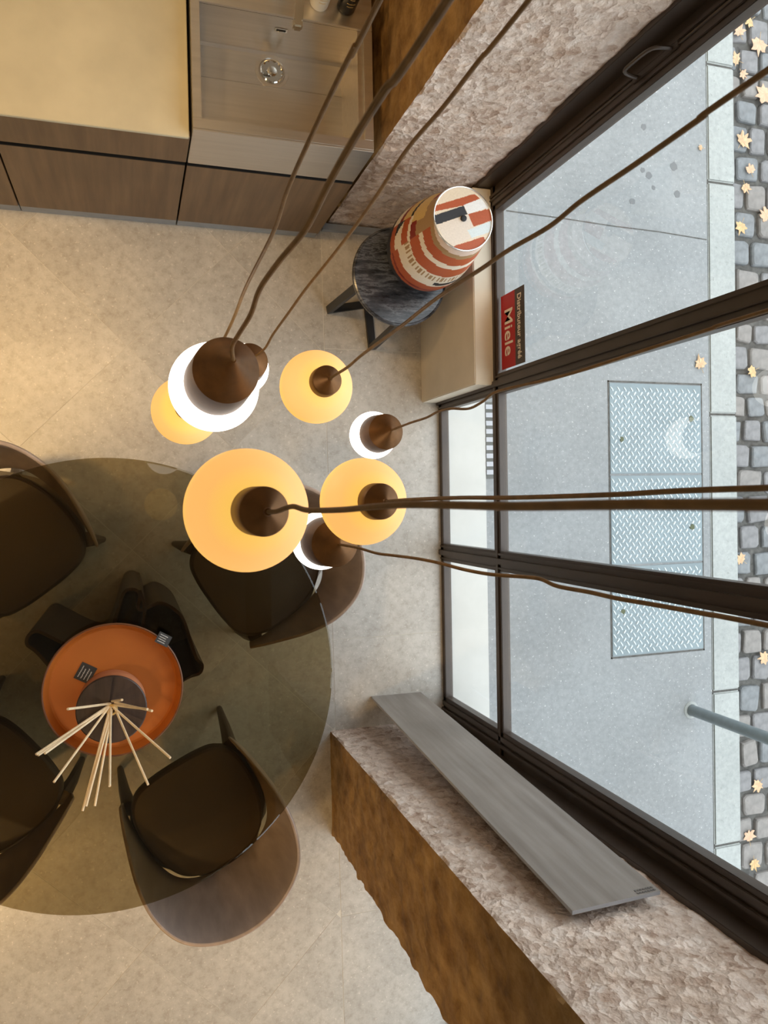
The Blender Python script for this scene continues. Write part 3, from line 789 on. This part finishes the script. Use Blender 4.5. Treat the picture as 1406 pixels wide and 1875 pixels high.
bm = bmesh.new(); lathe(bm, [(.016, .112), (.020, .119), (.019, .123), (.013, .123), (.011, .113)], 32); obj('brass_neck', bm, M['gold'], pt, True)
HB = Vector((-.079, -.690, .872))
reeds = [((-.192, -.614, 1.175), 'pale reed in the pot pointing straight left across the lid'), ((-.041, -.600, 1.183), 'short-looking pale reed standing nearly upright toward the top of the lid'),
         ((.032, -.636, 1.181), 'pale reed pointing right, the upper of the close right-hand pair'), ((.044, -.643, 1.177), 'pale reed pointing right, the lower of the close right-hand pair'),
         ((.095, -.807, 1.127), 'pale reed slanting down right toward the nearest chair leg'), ((.031, -.898, 1.101), 'pale reed slanting steeply down right beyond the tray rim'),
         ((-.082, -.863, 1.153), 'pale reed pointing straight down the photo from the pot'), ((-.135, -.988, .981), 'long pale reed pointing down, right of the longest pair'),
         ((-.171, -.989, 1.003), 'longest pale reed, pointing down and slightly left past the tray'), ((-.160, -.975, 1.008), 'pale reed lying beside the longest one, ending just short of it'),
         ((-.237, -.840, 1.117), 'pale reed slanting down left, alone between the two bundles'), ((-.285, -.760, 1.117), 'pale reed reaching furthest left, lowest of the left bundle'),
         ((-.283, -.751, 1.123), 'pale reed on top of the left bundle ending at the far left'), ((-.264, -.751, 1.137), 'slightly shorter pale reed inside the left bundle')]
for k, (e, lab) in enumerate(reeds):
    e = Vector(e); hd = Vector((e.x - HB.x, e.y - HB.y, 0)).normalized(); b = HB + hd * (.013 if k % 2 else .006) + Vector((-hd.y, hd.x, 0)) * (.004 if k % 2 else -.003); d = (e - b)
    if d.length > .322: e = b + d.normalized() * .335
    lo = b - d.normalized() * .0; r = empty('reed_stick', tuple(lo), lab, 'reed', 'reeds in the diffuser pot'); r_ = e - lo
    bm = bmesh.new(); tube(bm, [(0, 0, 0), r_ * .5 + Vector((0, 0, .002)), r_], .0039, 8); o = obj('stick', bm, M['reed'], r, True)
def ptag(loc, rot, w, hgt, lab):
    t = empty('price_tag', loc, lab, 'tag'); t.rotation_mode = 'XYZ'; t.rotation_euler = rot
    bm = bmesh.new(); box(bm, -w / 2, w / 2, -hgt / 2, hgt / 2, 0, .0012); obj('card', bm, M['tagc'], t)
    random.seed(int(w * 1000))
    for r in range(4):
        bm = bmesh.new(); x0 = -w * .36; x1 = w * random.uniform(.12, .38); yy = hgt * (.30 - .2 * r); P0 = []
        n = 26
        for i in range(n): P0.append((x0 + (x1 - x0) * i / n, yy + hgt * .055 * math.sin(i * 2.3 + r) * random.uniform(.3, 1), .0016))
        tube(bm, P0, .0007, 4); obj('handwriting', bm, M['white'], t)
ptag((-.166, -.597, .7562), (0, 0, math.radians(60)), .062, .056, 'black handwritten price tag lying flat inside the orange tray beside the pot')
ptag((.098, -.489, .8075), (math.radians(-10), math.radians(10), math.radians(-32)), .050, .040, 'small black handwritten price tag perched on the rim of the orange tray')

# ------------------------------------------------------------------ chairs
def chair(o2, fwd, lab):
    f = Vector((fwd[0], fwd[1], 0)).normalized(); rz = math.atan2(f.y, f.x) - PI / 2
    c = empty('dining_chair', (o2[0], o2[1], 0), lab, 'chair', 'dark brown chairs around the glass table', rz=rz)
    half = [(0, .036), (.10, .032), (.175, .014), (.222, -.04), (.240, -.12), (.238, -.21), (.220, -.30), (.178, -.385), (.10, -.430), (0, -.440)]
    out = [Vector((x, y, 0)) for x, y in half] + [Vector((-x, y, 0)) for x, y in half[-2:0:-1]]
    ol = catmull(out, 4, True); ctr = Vector((0, -.20, 0))
    bm = bmesh.new(); rings = []
    for z, s in ((.405, .94), (.410, .985), (.425, 1.0), (.450, 1.0), (.464, .985), (.472, .95), (.476, .86), (.478, .55), (.477, .12)):
        rings.append([(ctr + (p - ctr) * s) + Vector((0, 0, z)) for p in ol])
    loft(bm, rings); obj('seat_cushion', bm, M['leather'], c, True)
    pan = [(0, .02), (.10, .018), (.17, .005), (.225, -.04), (.262, -.12), (.262, -.21), (.250, -.30), (.205, -.368), (.155, -.425), (.10, -.470), (0, -.486)]
    po = catmull([Vector((x, y, 0)) for x, y in pan] + [Vector((-x, y, 0)) for x, y in pan[-2:0:-1]], 4, True)
    bm = bmesh.new(); loft(bm, [[p + Vector((0, 0, .396)) for p in po], [p + Vector((0, 0, .4045)) for p in po]]); obj('seat_pan', bm, M['leg'], c)
    top = [(.236, .012, .485), (.262, -.085, .555), (.288, -.22, .665), (.285, -.34, .735), (.235, -.455, .775), (.13, -.530, .79), (0, -.556, .795)]
    bot = [(.232, .0, .415), (.246, -.08, .405), (.248, -.20, .40), (.238, -.30, .40), (.200, -.395, .40), (.11, -.450, .40), (0, -.466, .40)]
    full = lambda P: [Vector(p) for p in P] + [Vector((-p[0], p[1], p[2])) for p in P[-2::-1]]
    T, B = catmull(full(top), 5), catmull(full(bot), 5)
    rows = 9; n = len(T)
    bm = bmesh.new()
    def grid(offs):
        G = []
        for r in range(rows):
            s = r / (rows - 1); line = []
            for i in range(n):
                p = B[i].lerp(T[i], s); q = T[min(i + 1, n - 1)] - T[max(i - 1, 0)]; nr = Vector((q.y, -q.x, 0)).normalized()
                if nr.dot(p - ctr) < 0: nr = -nr
                bulge = math.sin(s * PI) * .020 * (1 - abs(2 * i / (n - 1) - 1) ** 4) ; taper = (.45 + .55 * math.sin(PI * min(1, max(0, .06 + .88 * i / (n - 1)))))
                line.append(bm.verts.new(p + nr * (bulge + offs * taper)))
            G.append(line)
        return G
    I, O = grid(0), grid(.020)
    for r in range(rows - 1):
        for i in range(n - 1):
            bm.faces.new([I[r][i], I[r][i + 1], I[r + 1][i + 1], I[r + 1][i]]); bm.faces.new([O[r][i], O[r + 1][i], O[r + 1][i + 1], O[r][i + 1]])
    for i in range(n - 1):
        bm.faces.new([I[0][i], O[0][i], O[0][i + 1], I[0][i + 1]]); bm.faces.new([I[-1][i], I[-1][i + 1], O[-1][i + 1], O[-1][i]])
    for r in range(rows - 1):
        bm.faces.new([I[r][0], I[r + 1][0], O[r + 1][0], O[r][0]]); bm.faces.new([I[r][-1], O[r][-1], O[r + 1][-1], I[r + 1][-1]])
    sh = obj('backrest_shell', bm, M['shell'], c, True)
    bv = sh.modifiers.new('soften', 'SUBSURF'); bv.levels = 1; bv.render_levels = 1
    for sx in (-1, 1):
        bm = bmesh.new(); tube(bm, [(sx * .225, -.035, .42), (sx * .238, -.012, .25), (sx * .249, .008, 0)], [.030, .023, .0135], 14); obj('leg', bm, M['leg'], c, True)
        bm = bmesh.new(); tube(bm, [(sx * .165, -.37, .42), (sx * .195, -.44, .22), (sx * .215, -.50, 0)], [.024, .018, .011], 14); obj('leg', bm, M['leg'], c, True)
    bm = bmesh.new(); box(bm, -.20, .20, -.06, -.02, .375, .41, bev=.004); box(bm, -.17, .17, -.39, -.35, .375, .41, bev=.004)
    box(bm, -.20, -.16, -.37, -.04, .375, .41, bev=.004); box(bm, .16, .20, -.37, -.04, .375, .41, bev=.004)
    obj('seat_frame', bm, M['leg'], c)
    return c
chair((.1515, -1.091), (-.455, .891), 'dark brown shell-back chair below the table, its taupe backrest sticking out past the glass')
chair((.3275, -.3965), (-.837, -.549), 'dark brown shell-back chair right of the table under the largest glowing globe')
chair((-.394, -.946), (.78, .62), 'dark brown shell-back chair cut by the lower left edge of the photo')
chair((-.327, -.305), (.60, -.80), 'dark brown shell-back chair at the upper left of the glass table')

# ------------------------------------------------------------------ pendant lamps
GA = glow_mat('opal amber glass', (1.0, .58, .10), (1.0, .50, .13), .90, .0925)
GB = glow_mat('opal white glass', (1.0, .93, .80), (1.0, .96, .88), 3.2, .092)
LAMPS = [
 ('A', 0.0925, 0.033, 0.16, 0.028, (0.164, -0.015, 2.490), [(0.164,-0.015,2.678),(0.169,-0.014,2.717),(0.177,-0.008,2.770),(0.184,-0.012,2.820),(0.197,-0.011,2.914),(0.207,-0.008,2.983),(0.216,-0.006,3.045),(0.223,-0.006,3.098),(0.237,-0.007,3.197),(0.250,-0.006,3.290),(0.263,-0.006,3.383),(0.347,-0.008,3.982),(0.430,-0.010,4.580)],
  'largest-looking amber glass globe pendant hanging above the table edge'),
 ('A', 0.0925, 0.036, 0.118, 0.028, (0.454, 0.285, 1.730), [(0.454,0.285,1.876),(0.458,0.288,1.910),(0.467,0.294,1.987),(0.474,0.305,2.072),(0.485,0.316,2.181),(0.495,0.326,2.282),(0.508,0.342,2.418),(0.525,0.353,2.564),(0.533,0.359,2.635),(0.546,0.363,2.725),(0.551,0.372,2.796),(0.562,0.380,2.890),(0.572,0.389,2.986),(0.580,0.397,3.068),(0.668,0.457,3.824),(0.755,0.516,4.580)],
  'amber glass globe pendant below the side table, its cord running past the patterned jar'),
 ('A', 0.0925, 0.036, 0.125, 0.028, (0.469, -0.007, 2.080), [(0.469,-0.007,2.233),(0.483,-0.004,2.330),(0.507,-0.002,2.503),(0.526,-0.003,2.643),(0.555,-0.001,2.850),(0.585,0.003,3.059),(0.691,0.004,3.819),(0.798,0.004,4.580)],
  'amber glass globe pendant on the far right of the cluster beside the small white ones'),
 ('A', 0.11, 0.04, 0.14, 0.03, (0.177, 0.297, 1.050), [(0.177,0.297,1.220),(0.215,0.380,1.873),(0.223,0.417,2.131),(0.236,0.447,2.364),(0.235,0.467,2.489),(0.240,0.485,2.619),(0.246,0.500,2.730),(0.251,0.509,2.809),(0.257,0.517,2.874),(0.310,0.624,3.727),(0.363,0.731,4.580)],
  'amber glass globe pendant half hidden behind the big white globe'),
 ('B', 0.092, 0.06, 0.215, 0.1, (0.169, 0.236, 2.020), [(0.169,0.236,2.335),(0.161,0.249,2.385),(0.164,0.257,2.444),(0.170,0.268,2.534),(0.170,0.282,2.615),(0.179,0.292,2.708),(0.191,0.300,2.806),(0.194,0.313,2.897),(0.198,0.323,2.973),(0.204,0.332,3.049),(0.215,0.342,3.155),(0.269,0.427,3.868),(0.322,0.511,4.580)],
  'biggest bright white globe pendant with a broad dark bronze cap'),
 ('B', 0.085, 0.061, 0.15, 0.055, (0.833, 0.226, 1.000), [(0.833,0.226,1.205),(0.850,0.237,1.339),(0.864,0.243,1.447),(0.872,0.253,1.524),(0.882,0.254,1.595),(0.898,0.244,1.685),(0.906,0.255,1.762),(0.913,0.272,1.841),(0.949,0.273,2.092),(0.982,0.286,2.346),(1.003,0.295,2.506),(1.018,0.302,2.624),(1.149,0.341,3.602),(1.281,0.380,4.580)],
  'small bright white globe pendant nearest the window'),
 ('B', 0.092, 0.07, 0.18, 0.055, (0.568, -0.132, 1.270), [(0.568,-0.132,1.505),(0.585,-0.135,1.631),(0.601,-0.143,1.753),(0.614,-0.143,1.845),(0.630,-0.143,1.957),(0.644,-0.146,2.059),(0.659,-0.153,2.173),(0.673,-0.155,2.273),(0.689,-0.151,2.377),(0.696,-0.151,2.425),(0.701,-0.159,2.473),(0.712,-0.161,2.556),(0.720,-0.164,2.619),(0.731,-0.165,2.697),(0.745,-0.167,2.795),(0.757,-0.169,2.882),(0.873,-0.195,3.731),(0.989,-0.221,4.580)],
  'bright white globe pendant below the cluster, over the right-hand chair'),
 ('B', 0.085, 0.058, 0.15, 0.055, (0.375, 0.449, 1.000), [(0.375,0.449,1.205),(0.393,0.456,1.329),(0.398,0.475,1.448),(0.410,0.498,1.631),(0.420,0.517,1.785),(0.437,0.539,1.982),(0.448,0.556,2.127),(0.456,0.574,2.259),(0.462,0.595,2.409),(0.476,0.607,2.536),(0.485,0.620,2.647),(0.497,0.632,2.767),(0.576,0.731,3.673),(0.654,0.831,4.580)],
  'small bright white globe pendant mostly hidden behind the broad bronze cap'),
]
for typ, R_, rc, ht, cone, c, cord, lab in LAMPS:
    p = empty('pendant_lamp', c, lab, 'pendant lamp', 'cluster of globe pendants on wavy bronze cords')
    bm = bmesh.new(); bmesh.ops.create_uvsphere(bm, u_segments=64, v_segments=32, radius=R_); obj('glass_globe', bm, GA if typ == 'A' else GB, p, True)
    fl = 1.04 if typ == 'A' else 1.10
    hb = math.sqrt(R_ * R_ - (rc * fl) ** 2) - .006
    bm = bmesh.new(); lathe(bm, [(rc * .9, hb - .002), (rc * fl, hb), (rc * (fl * .5 + .5), hb + (ht - hb) * .5), (rc, ht - .002), (rc * .97, ht + .001), (.006, ht + cone), (.0045, ht + cone + .004), (0, ht + cone + .004)], 56)
    obj('bronze_cap', bm, M['bronze'], p, True)
    pts = [Vector(q) - Vector(c) for q in cord]; last = pts[-1]
    bm = bmesh.new(); tube(bm, catmull(pts, 6), (.0031 if c[2] > 2.3 else .0034) if typ == 'A' else .0037, 10); obj('cord', bm, M['cord'], p, True)
    bm = bmesh.new(); lathe(bm, [(0, -.03), (.035, -.03), (.04, -.02), (.04, 0), (0, 0)], 32, (last.x, last.y, CEIL - c[2])); obj('ceiling_rose', bm, M['bronze'], p, True)

# ------------------------------------------------------------------ ceiling downlights
for k, (x, y, wts, cone, ax, ay) in enumerate(WARM_SPOTS):
    d = empty('ceiling_downlight', (x, y, CEIL), ['recessed warm downlight over the floor left of the pendants', 'recessed warm downlight above the drawers of the kitchen', 'recessed warm downlight near the corner opposite the leaning plank', 'recessed warm downlight beyond the chair cut by the left edge', 'recessed warm downlight aimed at the room-side face of the pier', 'recessed warm downlight left of the worktop', 'recessed warm downlight above the side table'][k], 'ceiling light', 'recessed warm downlights in the ceiling')
    bm = bmesh.new(); lathe(bm, [(.045, -.001), (.045, -.006), (.035, -.008), (.034, -.002)], 32); obj('trim_ring', bm, M['chrome'], d, True)
    bm = bmesh.new(); lathe(bm, [(0, -.003), (.034, -.003), (.034, -.001), (0, -.001)], 32); obj('lens', bm, M['warmlens'], d, True)
    ld = bpy.data.lights.new('downlight', 'SPOT'); ld.energy = wts * 4; ld.color = WARM; ld.spot_size = math.radians(cone); ld.spot_blend = .8; ld.shadow_soft_size = .12
    lo = bpy.data.objects.new('lamp_light', ld); COL.objects.link(lo); lo.parent = d; lo.location = (0, 0, -.02)
    lo.rotation_mode = 'QUATERNION'; lo.rotation_quaternion = Vector((ax - x, ay - y, -CEIL)).to_track_quat('-Z', 'Y')
